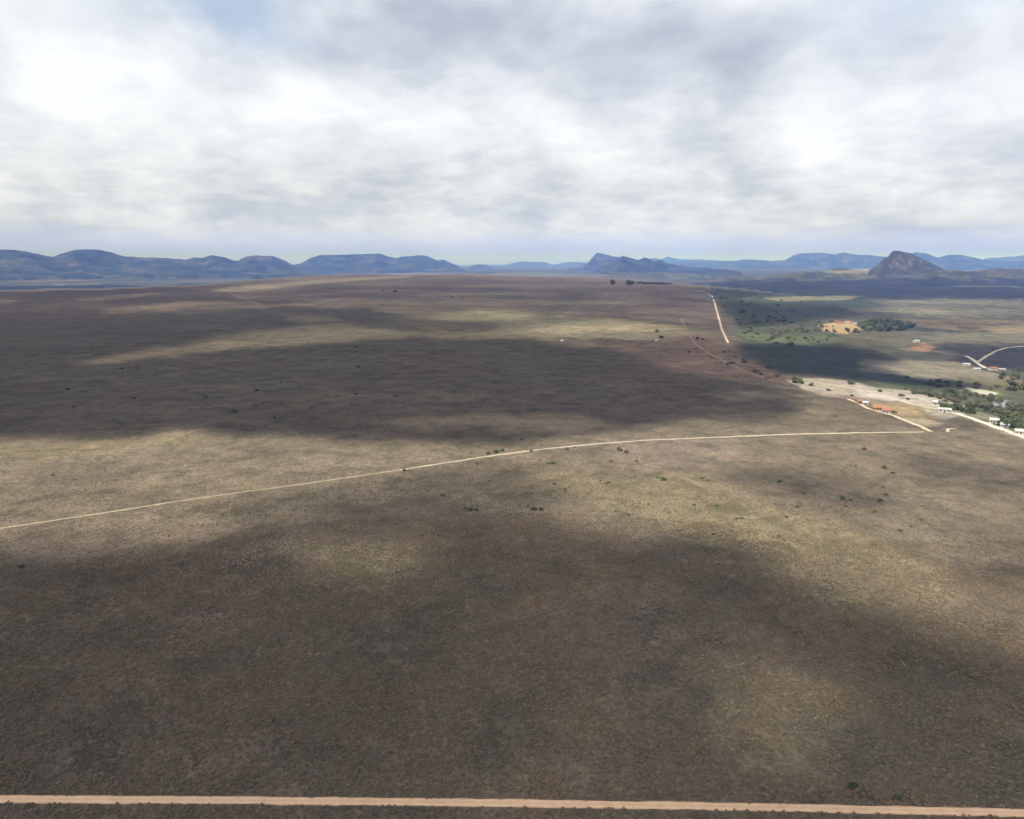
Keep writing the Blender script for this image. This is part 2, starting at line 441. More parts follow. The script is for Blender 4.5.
M_tan = dirt('tan_dirt', (.44, .36, .24), (.27, .215, .14))
M_pale = dirt('pale_dirt', (.62, .54, .40), (.42, .34, .23))
M_white = dirt('white_gravel', (.70, .64, .54), (.52, .46, .36))
M_red = dirt('red_dirt', (.32, .20, .15), (.20, .13, .10))
track('dirt_track', TRACKY, 2.5, M_pink, 'pinkish dirt track running straight across the foreground', .09)
track('dirt_track', [(-120,548),(0,528.5),(100,513.5),(200,498),(300,484.5),(400,470)], 1.7, M_tan,
      'thin tan track crossing the left half of the plain', .3)
track('dirt_track', [(400,470),(480,457.5),(540,449.5),(600,443.5),(650,440),(700,438),(760,435.5)], 2.2, M_tan2,
      'pale track curving across the middle of the plain', .4)
track('dirt_track', [(745,436),(800,434),(850,433),(925,432)], 2.2, M_pale, 'faint end of the pale track reaching the settlement', .5)
track('gravel_road', [(1100,466),(1060,450),(1024,437),(1000,428.5),(975,419.5),(955,413)], 6.5, M_white,
      'white gravel road running off the right edge past the houses', .25)
track('gravel_road', [(958,414),(945,411),(930,408),(912,404),(890,397),(850,388),(815,382)], 5, M_pale, 'sandy road crossing the bare clearing', .4)
track('dirt_track', [(930,431.5),(922,427),(907,421),(893,415.5),(880,412),(868,408.5),(858,403),(848,399)], 3.6, M_pale,
      'pale track leading down past the orange roofed houses', .3)
track('dirt_track', [(948,432),(947,430),(950,428.5),(956,429)], 2.4, M_pale, 'short pale spur beside the end of the plain track', .3)
track('dirt_road', [(712,296),(715,304),(718.5,317),(722,330),(728,343)], 4.6, M_rose, 'pale straight road climbing the plateau rim', .2)
track('dirt_road', [(712.5,297),(708,293.5),(700,290)], 7, M_red, 'faint reddish road end at the top of the plateau', .3)
track('dirt_track', [(680,318),(684,325),(689,335),(696,345),(712,355),(738,368),(770,380),(790,385)], 2.2, M_red, 'faint reddish track below the plateau rim', .5)
track('gravel_road', [(966,356),(972,359),(985,368)], 7, M_white, 'wide pale road strip in the right hand valley', .2)
track('gravel_road', [(978,362),(985,357),(996,351),(1008,347.5),(1024,346)], 5, M_pale, 'pale road branching up to the right edge in the valley', .3)
track('dirt_track', [(918,348),(940,352),(966,357)], 4, M_red, 'reddish track between valley farmhouse and pale road', .5)
track('dirt_track', [(985,368),(1000,372),(1012,380),(1024,384)], 3, M_red, 'narrow dirt track below the valley farmhouse', .5)

print('T', round(__import__('time').time()-T0,1))
# ------------------------------------------------------------------ distant mountains
def mat_mountain():
    m, t, b = material('mountain_forest')
    g = t.n('ShaderNodeNewGeometry')
    n = t.noise(g.outputs['Position'], .0022, 8, .7)
    s_ = t.n('ShaderNodeSeparateXYZ'); t.l(g.outputs['Normal'], s_.inputs[0])
    steep = t.ramp(s_.outputs[2], [(.80, 1.), (.93, 0.)])
    c = t.ramp(n, [(.38, (.012, .022, .018)), (.52, (.034, .044, .030)), (.66, (.105, .098, .070))])  # forest tones kept dark to stand in for missing cloud shade
    c = t.mix(t.math('MULTIPLY', steep, .45), c, (.075, .07, .06))
    t.l(c, b.inputs['Base Color']); return m
def mat_butte():
    m, t, b = material('butte_rock')
    g = t.n('ShaderNodeNewGeometry')
    n = t.noise(g.outputs['Position'], .012, 7, .65)
    s_ = t.n('ShaderNodeSeparateXYZ'); t.l(g.outputs['Normal'], s_.inputs[0])
    steep = t.ramp(s_.outputs[2], [(.62, 1.), (.80, 0.)])
    c = t.ramp(n, [(.32, (.035, .042, .026)), (.5, (.045, .048, .035)), (.7, (.085, .075, .058))])
    c = t.mix(t.math('MULTIPLY', steep, .8), c, t.ramp(n, [(.35, (.045, .045, .045)), (.6, (.15, .135, .12))]))
    t.l(c, b.inputs['Base Color']); return m
M_MT = mat_mountain(); M_BU = mat_butte()
def ridge(name, prof, dist, depth, mat, label, seed, base=-75, na=None, rough=.5, foot=.5, curve=0.):
    """a mountain range: crest line follows survey elevations, flanks fall front and back with spurs and gullies"""
    P = np.asarray(prof, float)
    x0, x1 = P[0, 0], P[-1, 0]
    na = na or int((x1 - x0) * 2.2) + 30
    px = np.linspace(x0, x1, na)
    py = np.interp(px, P[:, 0], P[:, 1])
    k = 3; py = np.convolve(np.pad(py, k, mode='edge'), np.ones(2 * k + 1) / (2 * k + 1), 'valid') * .4 + py * .6 - .75 * fbm(px, px * 0 + seed, 11, 5, seed)
    d = ray(px, py); hz = np.hypot(d[:, 0], d[:, 1])
    ax, ay = d[:, 0] / hz, d[:, 1] / hz
    u = (px - x0) / (x1 - x0)
    rc = dist * (1 + curve * (u - .5)) * (1 + .05 * fbm(px, px * 0, 60, 3, seed))
    top = CAMH + rc * d[:, 2] / hz
    nr = 91
    T = np.linspace(-1, 1, nr)
    vs = np.zeros((nr, na, 3))
    endf = ss(np.minimum(u, 1 - u) / .09)
    for i, tt in enumerate(T):
        r = rc + tt * depth
        x, y = ax * r, ay * r
        wob = 1 + .8 * rough * fbm(x, y, depth * .30, 5, seed + 3)
        a = np.clip(abs(tt) * wob * (1.0 if tt < 0 else 1.1), 0, 1)
        g = (1 - a) ** 1.5 * (1 - foot) + (1 - ss(a)) * foot
        spur = 1 - 1.3 * rough * np.clip(abs(fbm(x, y, depth * .33, 5, seed + 5)), 0, 1) * np.clip(abs(tt) * 3.2, 0, 1)
        z = base + (top * (1 - 0) - base) * g * spur
        z = z + fbm(x, y, 260, 4, seed) * 9 * np.clip(abs(tt) * 2, 0, 1)
        if tt < 0:   # nothing in front may rise above the sight line to the crest
            lim = CAMH + r * d[:, 2] / hz - abs(tt) * (top - base) * .16
            z = np.minimum(z, lim)
        z = z - (abs(tt) > .985) * 60
        z = np.where(endf < 1, base - 30 + (z - base + 30) * endf, z)
        vs[i, :, 0] = x; vs[i, :, 1] = y; vs[i, :, 2] = z
    i = np.arange(nr - 1)[:, None] * na; j = np.arange(na - 1)[None, :]
    f = np.stack([i + j, i + j + 1, i + na + j + 1, i + na + j], -1).reshape(-1, 4)
    o = link(name, vs.reshape(-1, 3), f, mat)
    return tag(o, label, 'mountain', kind='structure')
ridge('mountains', [(-260,262),(-200,254),(-120,256),(-60,251),(0,249.6),(15,250),(30,252),(45,255.5),(53,257),(60,254),(72,250.5),(85,249),(100,250),(112,252.5),(125,256.5),(140,257.2),(165,257.8),(185,259.5),(193,257.5),(203,257.6),(212,255.2),(222,256.5),(232,260),(238,261),(246,256.5),(256,255.3),(272,256),(285,260),(297,264.3),(310,266),(330,269)],
      14500, 3300, M_MT, 'dark blue forested mountain range filling the left horizon', 2)
ridge('mountains', [(255,270),(285,266),(300,263.5),(312,257.5),(320,255.2),(345,254.6),(365,254),(378,253.5),(388,256),(397,258.5),(404,256.4),(418,255.3),(428,256.2),(438,260.5),(444,260),(452,263.5),(462,267),(475,270)],
      17500, 2800, M_MT, 'flat topped blue mountain block left of centre horizon', 4)
ridge('mountains', [(560,270),(578,267.5),(588,263),(592,258),(597,252.6),(603,254),(615,256.5),(624,258),(640,262),(660,266),(680,270)],
      17000, 2200, M_MT, 'sharp headed blue mountain right of centre', 6)
ridge('mountains', [(585,272),(600,267),(612,262),(622,255.8),(630,257.6),(638,260),(644,257.6),(650,259),(655,261.3),(660,259.5),(668,263),(680,265.5),(700,267.5),(725,269.5),(750,272)],
      12500, 2000, M_MT, 'nearer dark ridge stepping down to the right of the sharp mountain', 8)
ridge('mountains', [(466,270),(472,265.5),(478,264.2),(486,264.5),(492,268),(500,270)], 22000, 1200, M_MT, 'tiny blue hill on the horizon left of centre', 10)
ridge('mountains', [(485,270),(500,267),(510,263.5),(520,261.5),(535,261.8),(545,262),(552,265),(565,262.5),(580,262),(600,264),(630,262),(655,258),(662,259),(668,256.5),(680,259.5),(700,259.5),(730,261),(748,259),(756,261),(780,262),(800,266),(820,270)],
      34000, 5000, M_MT, 'faintest pale blue range along the centre horizon', 12, foot=.7)
ridge('mountains', [(640,270),(665,264),(680,262),(705,261.5),(735,261),(752,259.5),(770,261),(785,260),(794,255),(802,253),(820,252.5),(835,254.5),(843,252.5),(855,254.5),(865,254.5),(875,256),(900,257),(920,262),(940,268)],
      26000, 4000, M_MT, 'pale blue mountain range behind the rocky butte on its left', 14)
ridge('mountains', [(880,270),(905,258),(915,252),(925,253),(938,257.5),(948,255),(960,254.5),(972,257),(985,260),(1000,261),(1024,261),(1060,259),(1120,256),(1200,262),(1260,268)],
      24000, 3500, M_MT, 'blue mountain range on the right horizon behind the butte', 16)
ridge('mountains', [(960,270),(985,258.5),(1005,257),(1024,255.5),(1070,255),(1130,257),(1200,266)], 33000, 4500, M_MT, 'faint far range at the right edge of the horizon', 18)
# butte with cliff band
ridge('butte', [(862,278),(868,271),(874,267),(881,261.4),(887,257.2),(890.5,253.2),(893,251.2),(898,250.9),(905,251.8),(911,253),(917,256),(923,259.3),(930,262.8),(937,266),(943,269),(950,273),(955,278)],
      9300, 500, M_BU, 'conical rocky butte with a cliff cap on the right horizon', 20, rough=.30, foot=.12, na=520, base=-20)

print('T', round(__import__('time').time()-T0,1))
# ------------------------------------------------------------------ plant builders
def clump_mesh(name, n, rx, rz, zc, leaf, mat, seed, lobes=5):
    rs = np.random.default_rng(seed)
    cen = np.stack([rs.normal(0, rx * .42, lobes), rs.normal(0, rx * .42, lobes), zc + rs.normal(0, rz * .3, lobes)], -1)
    rad = rs.uniform(.45, .75, lobes) * rx
    k = rs.integers(0, lobes, n)
    dr = rs.normal(0, 1, (n, 3)); dr /= np.linalg.norm(dr, axis=1)[:, None]
    c = cen[k] + dr * (rad[k] * rs.uniform(.55, 1.05, n))[:, None] * np.array([1, 1, rz / rx])
    c[:, 2] = np.maximum(c[:, 2], .04 * rz)
    a = rs.normal(0, 1, (n, 3)); a /= np.linalg.norm(a, axis=1)[:, None]
    b = np.cross(a, dr + rs.normal(0, .5, (n, 3))); b /= np.linalg.norm(b, axis=1)[:, None] + 1e-9
    s = leaf * rs.uniform(.6, 1.4, n)[:, None]
    v = np.stack([c - a * s, c + b * s * .7, c + a * s, c - b * s * .7], 1).reshape(-1, 3)
    f = np.arange(n * 4).reshape(-1, 4)
    me = bpy.data.meshes.new(name)
    me.from_pydata(v.tolist(), [], f.tolist()); me.materials.append(mat); return me
def trunk_mesh(name, h, r, mat, seed):
    rs = random.Random(seed); vs, fs = [], []
    def limb(p, q, r0, r1):
        b = len(vs); d = Vector(q) - Vector(p); u = d.orthogonal().normalized(); w = d.cross(u).normalized()
        for s_, rr in ((p, r0), (q, r1)):
            for k in range(6):
                an = k * math.pi / 3
                vs.append(tuple(Vector(s_) + (u * math.cos(an) + w * math.sin(an)) * rr))
        for k in range(6): fs.append((b + k, b + (k + 1) % 6, b + 6 + (k + 1) % 6, b + 6 + k))
    mid = (rs.uniform(-.1, .1) * h, rs.uniform(-.1, .1) * h, h * .45)
    limb((0, 0, -.3), mid, r, r * .7)
    for k in range(4):
        an = k * 1.57 + rs.uniform(-.5, .5)
        limb(mid, (math.cos(an) * h * .3, math.sin(an) * h * .3, h * rs.uniform(.7, .95)), r * .6, r * .2)
    me = bpy.data.meshes.new(name); me.from_pydata(vs, [], fs); me.materials.append(mat); return me
M_bark = simple('bark', (.12, .09, .065), .3, 6)
F_dark = foliage_mat('leaf_dark_green', (.045, .062, .034), (.100, .115, .062))
F_mid = foliage_mat('leaf_mid_green', (.080, .100, .050), (.155, .175, .090))
F_bright = foliage_mat('leaf_bright_green', (.11, .15, .06), (.19, .22, .10))
F_olive = foliage_mat('leaf_grey_olive', (.12, .12, .08), (.20, .19, .13))
KIND = {}
for nm, fm, in (('dark', F_dark), ('mid', F_mid), ('bright', F_bright), ('olive', F_olive)):
    KIND[nm] = [(clump_mesh('crown', 420, 1.0, .72, .66, .15, fm, hash(nm) % 7 + 31 * i + len(nm), 6), trunk_mesh('trunk', .85, .06, M_bark, i)) for i in range(3)]
def plant(name, x, y, size, kind, label, cat, group=None, tall=1.0):
    cm, tm = random.choice(KIND[kind])
    e = bpy.data.objects.new(name, None); COL.objects.link(e)
    e.empty_display_size = .5
    e.location = (x, y, gz(x, y)); e.rotation_euler = (0, 0, random.uniform(0, 6.28))
    s = size * .5
    for nm, me in (('crown', cm), ('trunk', tm)):
        c = bpy.data.objects.new(nm, me); COL.objects.link(c); c.parent = e
        c.scale = (s * random.uniform(.85, 1.15), s * random.uniform(.85, 1.15), s * tall)
    return tag(e, label, cat, group)
def at_px(px, py):
    return ground(px, py)[0]
def bush(px, py, wpx, kind, label, tall=.8, name='bush', cat='bush', group=None):
    wpx *= .85; P = at_px(px, py + wpx * .2); r = math.hypot(P[0], P[1], CAMH - P[2])
    return plant(name, P[0], P[1], max(1.2, wpx * r / F), kind, label, cat, group, tall)

SING = [
 (496,451,9,'mid','widest green bush just above the curving plain track, left of centre'),
 (489,453,6,'olive','small olive bush touching the left side of the wide green trackside bush'),
 (502,450,6,'mid','small green bush touching the right side of the wide trackside bush'),
 (531,451,4,'mid','small green bush at the upper edge of the plain track near centre'),
 (567,449,5,'mid','green bush on the plain track edge right of centre'),
 (575,447,3,'dark','little dark bush on the plain track just right of the green edge bush'),
 (553,462,7,'bright','brightest green bush below the plain track near centre'),
 (548,463,4,'bright','small bright bush beside the brightest bush below the track'),
 (540,460,3,'olive','tiny olive bush between the track and the brightest bush'),
 (522,439,4,'dark','dark bush inside the shadow edge above the plain track'),
 (620,449,9,'olive','grey green spreading bush just below the pale track bend'),
 (627,452,6,'olive','smaller grey green bush below the spreading one at the track bend'),
 (637,461,4,'dark','small dark bush on pinkish ground below the track, right of centre'),
 (611,461,5,'bright','yellow green low bush left of the small dark bush below the track'),
 (470,509,8,'mid','left one of two long low dark green thickets on open heath near centre'),
 (465,508,5,'mid','low green bush at the left end of the left heath thicket'),
 (477,510,5,'dark','dark bush at the right end of the left heath thicket'),
 (534,508,8,'dark','dark middle bush of the right hand heath thicket'),
 (541,509,6,'dark','dark bush ending the right hand heath thicket'),
 (528,506,4,'mid','small green bush at the left end of the right hand heath thicket'),
 (628.5,514.5,4,'mid','lone green shrub on open heath right of the two thickets'),
 (565,489,4,'olive','olive shrub at the tip of the grey cloud shadow near centre'),
 (608,482,5,'bright','yellow green shrub in the middle of the sunlit slope'),
 (600.5,480.5,3,'mid','small green shrub left of the yellow green slope shrub'),
 (663,479,8,'bright','largest bright green shrub on the sunlit grass right of centre'),
 (658,477,4,'bright','small bright shrub left of the largest sunlit shrub'),
 (648,475,4,'bright','pale green shrub furthest left in the sunlit shrub line'),
 (702,477,6,'bright','yellow green shrub right of the largest sunlit shrub'),
 (708,480,4,'olive','olive shrub trailing right of the yellow green one'),
 (438,535,3,'dark','tiny dark shrub alone on the shaded heath left of centre'),
 (404,470,4,'dark','dark shrub standing on the lower edge of the plain track'),
 (779,481,6,'mid','green shrub at the left end of the grey shadow patch on the right'),
 (842,498,6,'bright','bright green shrub inside the grey shadow patch on the right'),
 (850,500,4,'mid','small green shrub right of the bright one in the shadow patch'),
 (874,511,5,'bright','green shrub at the lower edge of the right shadow patch'),
 (881,500,4,'dark','dark green shrub at the right edge of the shadow patch'),
 (884,467,6,'mid','green shrub on sunlit grass above the right shadow patch'),
 (893,473,4,'dark','dark shrub just right of the green shrub above the shadow patch'),
 (856,466,3,'dark','small dark shrub left of the green shrub above the shadow patch'),
 (865,449,5,'olive','olive shrub below the faint end of the plain track'),
 (713,534,4,'dark','dark shrub on the brown slope below the sunlit grass'),
 (815,563,4,'olive','olive shrub on the yellow slope in the right foreground half'),
 (921,519,4,'bright','bright green shrub low on the right hand slope'),
 (23,565.5,6,'dark','dark shrub at the far left edge of the heath shadow'),
 (53,475,3,'dark','tiny dark shrub above the plain track at far left'),
 (775,504,3,'mid','small green shrub on the sunlit tongue left of the shadow patch'),
 (897,797,8,'dark','dark shrub standing just above the foreground track at right'),
 (852,786,9,'dark','dark low bush in the right foreground heath'),
 (797,381,12,'mid','big green bush at the left tip of the sandy clearing'),
 (811,385,6,'mid','small round bush on sand right of the big clearing bush'),
 (828,390,5,'dark','dark round bush alone in the left part of the sandy clearing'),
 (851,383,8,'mid','green bush on the upper edge of the sandy clearing'),
 (851.5,395.5,4,'dark','small dark bush low in the sandy clearing'),
 (880,391,5,'mid','green bush on the rim of the palest sand'),
 (901,395.5,5,'dark','left one of two dark round bushes on the palest sand'),
 (907.5,399,4,'dark','right one of two dark round bushes on the palest sand'),
 (894,412,5,'mid','green tree beside the orange roofed house'),
 (946,401,4,'dark','reddish dark shrub above the white roofed shed'),
 (383,290.5,3,'dark','left one of two dark specks of bush on the far plateau'),
 (395,291,4.5,'dark','right and larger one of two dark bushes on the far plateau'),
 (452,297,3,'dark','lone dark bush on the far plateau left of centre'),
 (462,298,2.5,'dark','dark bush just right of the lone far plateau bush'),
 (661,337,6,'dark','dark thicket by the pale hut on the dry grass'),
 (657,331,5,'mid','bush behind the pale hut on the dry grass'),
 (697,338,5,'dark','dark bush beside the reddish track near the plateau rim'),
 (703,339,4,'dark','small dark bush right of the reddish track near the rim'),
 (724,352,4,'dark','dark bush below the foot of the straight rim road'),
 (732,363,6,'dark','roundest dark bush on the reddish scrub slope'),
 (745,362,5,'dark','dark bush right of the roundest one on the scrub slope'),
 (757,371,4,'dark','dark bush low on the reddish scrub slope'),
 (689,352,4,'dark','dark bush left on the reddish scrub slope'),
]
for a in SING: bush(*a)

# heights of the two crest trees and the windbreak behind them
bush(612,283,8,'dark','left one of two round dark trees standing on the plateau skyline',1.2,'tree','tree')
bush(627,283.4,9,'dark','right one of two round dark trees standing on the plateau skyline',1.2,'tree','tree')
bush(632,283.2,7,'dark','dark tree touching the right skyline tree',1.1,'tree','tree')
for i in range(18):
    bush(637 + i * 1.95 + random.uniform(-.5, .5), 283 + random.uniform(-.2, .3) + i * .06, random.uniform(3, 4.4), 'dark',
         'dark tree in the long windbreak row right of the skyline trees', 1.0, 'tree', 'tree', 'windbreak trees on the plateau skyline')
def scatter(poly, n, kinds, szm, label, group, cat='tree', name='tree', tall=1.1, yj=1):
    P = np.asarray(poly, float); got = 0
    while got < n:
        qx = random.uniform(P[:, 0].min(), P[:, 0].max()); qy = random.uniform(P[:, 1].min(), P[:, 1].max())
        if sdist(np.array([qx]), np.array([qy]), P)[0] > 0: continue
        g = at_px(qx, qy)
        plant(name, g[0], g[1], random.uniform(*szm), random.choice(kinds), label, cat, group, tall * random.uniform(.8, 1.2)); got += 1
scatter([(862,325),(872,321),(892,320),(895,324),(914,326),(912,330),(885,332),(868,332),(862,329)], 85, ['dark','dark','mid'], (9, 16),
        'dark tree packed in the grove right of the farm clearing', 'trees of the dark farm grove')
scatter([(846,330),(858,330),(862,334),(850,335)], 7, ['dark'], (7, 11), 'dark tree at the lower edge of the farm clearing', 'trees along the farm clearing edge')
scatter([(940,408),(960,412),(975,415),(972,409),(955,405)], 16, ['mid','dark','mid'], (4, 8), 'green tree beside the white roofed shed by the gravel road', 'trees around the roadside shed')
scatter([(995,416),(1024,424),(1040,432),(1024,434),(1000,425)], 26, ['mid','dark'], (5, 9), 'green tree close behind the white gravel road at right', 'trees behind the gravel road')
scatter([(900,388),(955,392),(1040,408),(1040,424),(985,412),(945,400),(905,394)], 110, ['mid','olive','olive','dark'], (3.5, 7),
        'green tree in the wooded belt behind the sandy clearing', 'trees of the wooded belt')
scatter([(996,374),(1040,374),(1040,396),(1010,392)], 30, ['dark','mid'], (6, 10), 'dark tree in the wood below the valley farmhouse', 'trees below the valley farmhouse')
scatter([(735,322),(830,318),(845,336),(800,348),(745,340)], 66, ['olive','mid','mid','olive'], (5, 11), 'green bush in the shallow green hollow beyond the rim', 'bushes in the green hollow', 'bush', 'bush', .8)
scatter([(705,288),(800,288),(810,318),(740,325),(722,312)], 44, ['mid','olive'], (7, 14), 'dark bush on the shaded slope right of the straight rim road', 'bushes on the shaded slope', 'bush', 'bush', .7)
scatter([(890,374),(930,381),(1000,386),(990,390),(930,387)], 22, ['mid','olive','dark'], (4, 7), 'bush along the edge of the dark valley shadow', 'bushes along the valley shadow edge', 'bush', 'bush', .8)
scatter([(690,345),(730,350),(790,375),(770,382),(720,368)], 36, ['dark','olive'], (2.4, 4.8), 'small dark scrub bush on the reddish slope below the rim', 'scrub on the reddish slope', 'bush', 'bush', .7)
scatter([(130,305),(400,330),(480,400),(330,425),(60,410),(30,330)], 34, ['olive','olive','dark'], (2.5, 5), 'small dark bush in the great cloud shadow on the left', 'bushes inside the great shadow', 'bush', 'bush', .6)
scatter([(420,440),(560,455),(720,480),(860,470),(980,520),(860,560),(600,520),(430,500)], 24, ['olive','mid'], (1.4, 2.6), 'knee high green shrub dotted over the sunlit grass', 'small shrubs on the sunlit grass', 'bush', 'bush', .7)

print('T', round(__import__('time').time()-T0,1))
# ------------------------------------------------------------------ houses
M_wall_w = simple('white_plaster', (.55, .50, .43), .12, .8)
M_wall_o = simple('orange_plaster', (.42, .28, .19), .15, .8)
M_roof_t = simple('clay_tile', (.36, .17, .10), .2, 3)
M_roof_w = simple('white_sheet_roof', (.50, .48, .45), .2, 1, .5)
M_roof_g = simple('grey_sheet_roof', (.42, .43, .45), .1, 1, .5)
M_doorm = simple('brown_door', (.12, .07, .045), .1, 3)
M_glass = simple('window_glass', (.05, .06, .07), .1, 3, .15)
def box(x0, x1, y0, y1, z0, z1):
    v = [(x0,y0,z0),(x1,y0,z0),(x1,y1,z0),(x0,y1,z0),(x0,y0,z1),(x1,y0,z1),(x1,y1,z1),(x0,y1,z1)]
    return v, [(0,3,2,1),(4,5,6,7),(0,1,5,4),(1,2,6,5),(2,3,7,6),(3,0,4,7)]
def house(px, py, w, d, h, wall, roof, rot, label, name='house', rise=1.4, cat='house', group=None):
    w, d = w * .82, d * .82; h *= .92; rise *= .85
    g = at_px(px, py)
    e = bpy.data.objects.new(name, None); COL.objects.link(e); e.location = (g[0], g[1], gz(g[0], g[1])); e.rotation_euler = (0, 0, R(rot))
    tag(e, label, cat, group)
    # walls with gable ends
    vs = [(-w/2,-d/2,-.6),(w/2,-d/2,-.6),(w/2,d/2,-.6),(-w/2,d/2,-.6),(-w/2,-d/2,h),(w/2,-d/2,h),(w/2,d/2,h),(-w/2,d/2,h),(-w/2,0,h+rise),(w/2,0,h+rise)]
    fs = [(0,1,5,4),(2,3,7,6),(1,2,6,9,5),(3,0,4,8,7),(0,3,2,1)]
    link('wall', vs, fs, wall, e, False)
    ov, th = .5, .14; s = rise / (d / 2); yb = d / 2 + ov; zb = h - ov * s
    vs = []; 
    for x in (-w/2 - ov, w/2 + ov):
        vs += [(x,-yb,zb+.02),(x,0,h+rise+.02),(x,yb,zb+.02),(x,yb,zb+.02+th),(x,0,h+rise+.02+th),(x,-yb,zb+.02+th)]
    fs = [(0,1,7,6),(1,2,8,7),(2,3,9,8),(3,4,10,9),(4,5,11,10),(5,0,6,11),(0,5,4,1),(1,4,3,2),(6,7,10,11),(7,8,9,10)]
    link('roof', vs, fs, roof, e, False)
    v, f = box(-.5, .5, -d/2 - .06, -d/2 - .003, 0, 2.05); link('door', v, f, M_doorm, e, False)
    for wx in ([-w*.32, w*.32] if w < 11 else [-w*.38, -w*.2, w*.2, w*.38]):
        v, f = box(wx-.55, wx+.55, -d/2 - .05, -d/2 - .003, 1., 2.1); link('window', v, f, M_glass, e, False)
    return e
house(944,412,11,7,3,M_wall_w,M_roof_w,-25,'long white roofed shed at the head of the gravel road','shed',1.0,'shed')
house(935,404.5,6,5,2.8,M_wall_w,M_roof_w,-20,'small white house at the lower corner of the sandy clearing')
house(876.5,410,8,6,2.8,M_wall_o,M_roof_t,-15,'orange walled house with tiled roof, left of a paler one')
house(886,413,8,6,3,M_wall_w,M_roof_t,-10,'pale walled house with tiled roof beside a green tree')
house(858.5,403.5,5,4.5,2.6,M_wall_o,M_roof_t,20,'tiny pink brown hut at the upper end of the settlement track',cat='hut',name='hut')
house(865,404.8,5,4,2.4,M_wall_w,M_roof_g,-10,'small grey roofed hut right of the pink brown hut',cat='hut',name='hut')
house(993.5,423,7,6,3,M_wall_w,M_roof_w,-25,'white house standing just behind the gravel road')
house(1004,427.3,6,5,2.6,M_wall_w,M_roof_g,-25,'grey roofed house by the gravel road, right of the white house')
house(1020,434,8,6,2.8,M_wall_w,M_roof_w,-25,'white roofed house at the right edge beside the gravel road')
house(847,323.5,15,8,3.6,M_wall_w,M_roof_w,5,'white farm building above the bare farm clearing, the left one')
house(854.5,324.5,11,8,3.6,M_wall_w,M_roof_w,-10,'white farm building above the bare clearing, the right one')
house(836,322.5,16,7,3.2,M_wall_o,M_roof_t,0,'long red tiled barn left of the white farm buildings',name='barn',cat='barn')
house(916,342.5,12,9,4,M_wall_w,M_roof_w,10,'white house amid red soil in the right valley')
house(923,345.5,10,7,3,M_wall_o,M_roof_t,-10,'red tiled house beside the white valley house')
house(992.5,370.5,12,9,4.5,M_wall_w,M_roof_t,5,'tall pale farmhouse at the end of the wide road strip')
house(1001,371,12,7,3,M_wall_o,M_roof_g,0,'low grey roofed barn right of the tall pale farmhouse',name='barn',cat='barn')
house(976,370.5,12,6,3,M_wall_w,M_roof_g,0,'low grey roofed shed left of the wide road strip',name='shed',cat='shed')
house(966,365.5,12,6,2.6,M_wall_w,M_roof_w,0,'narrow pale shed below the valley track',name='shed',cat='shed')
house(656.5,341.8,4.5,4,2.6,M_wall_w,M_roof_w,10,'pale hut on dry grass left of the reddish track',name='hut',cat='hut')
house(562,342.2,4,4,2.6,M_wall_w,M_roof_g,-10,'small pale hut at the edge of the great shadow',name='hut',cat='hut')
house(881,277.5,34,16,6,M_wall_w,M_roof_w,0,'far white building on pale ground below the butte',name='building',cat='building',rise=3)

# pond
def pond():
    cx, cy = 1006, 405.5
    n = 40; px = [cx + 13 * math.cos(a) * (1 + .12 * math.sin(3 * a)) for a in np.linspace(0, 2 * math.pi, n, False)]
    py = [cy + .15 * 13 * math.cos(a) * .8 + 2.6 * math.sin(a) * (1 + .1 * math.cos(2 * a)) for a in np.linspace(0, 2 * math.pi, n, False)]
    P = ground(px, py); z = max(gz(p[0], p[1]) for p in P) + .15
    m, t, b = material('pond_water'); b.inputs['Base Color'].default_value = (.10, .11, .10, 1); b.inputs['Roughness'].default_value = .05
    if 'Specular IOR Level' in b.inputs: b.inputs['Specular IOR Level'].default_value = .5
    c = P.mean(0)
    vs = [(p[0], p[1], z) for p in P] + [(p[0] * 1.0 + (p[0] - c[0]) * .03, p[1] + (p[1] - c[1]) * .03, z - 1.5) for p in P]
    fs = [tuple(range(n))] + [(i, n + i, n + (i + 1) % n, (i + 1) % n) for i in range(n)]
    tag(link('pond', vs, fs, m, None, False), 'small pale pond in the green belt at the right edge', 'pond', kind='structure')
pond()

print('T', round(__import__('time').time()-T0,1))
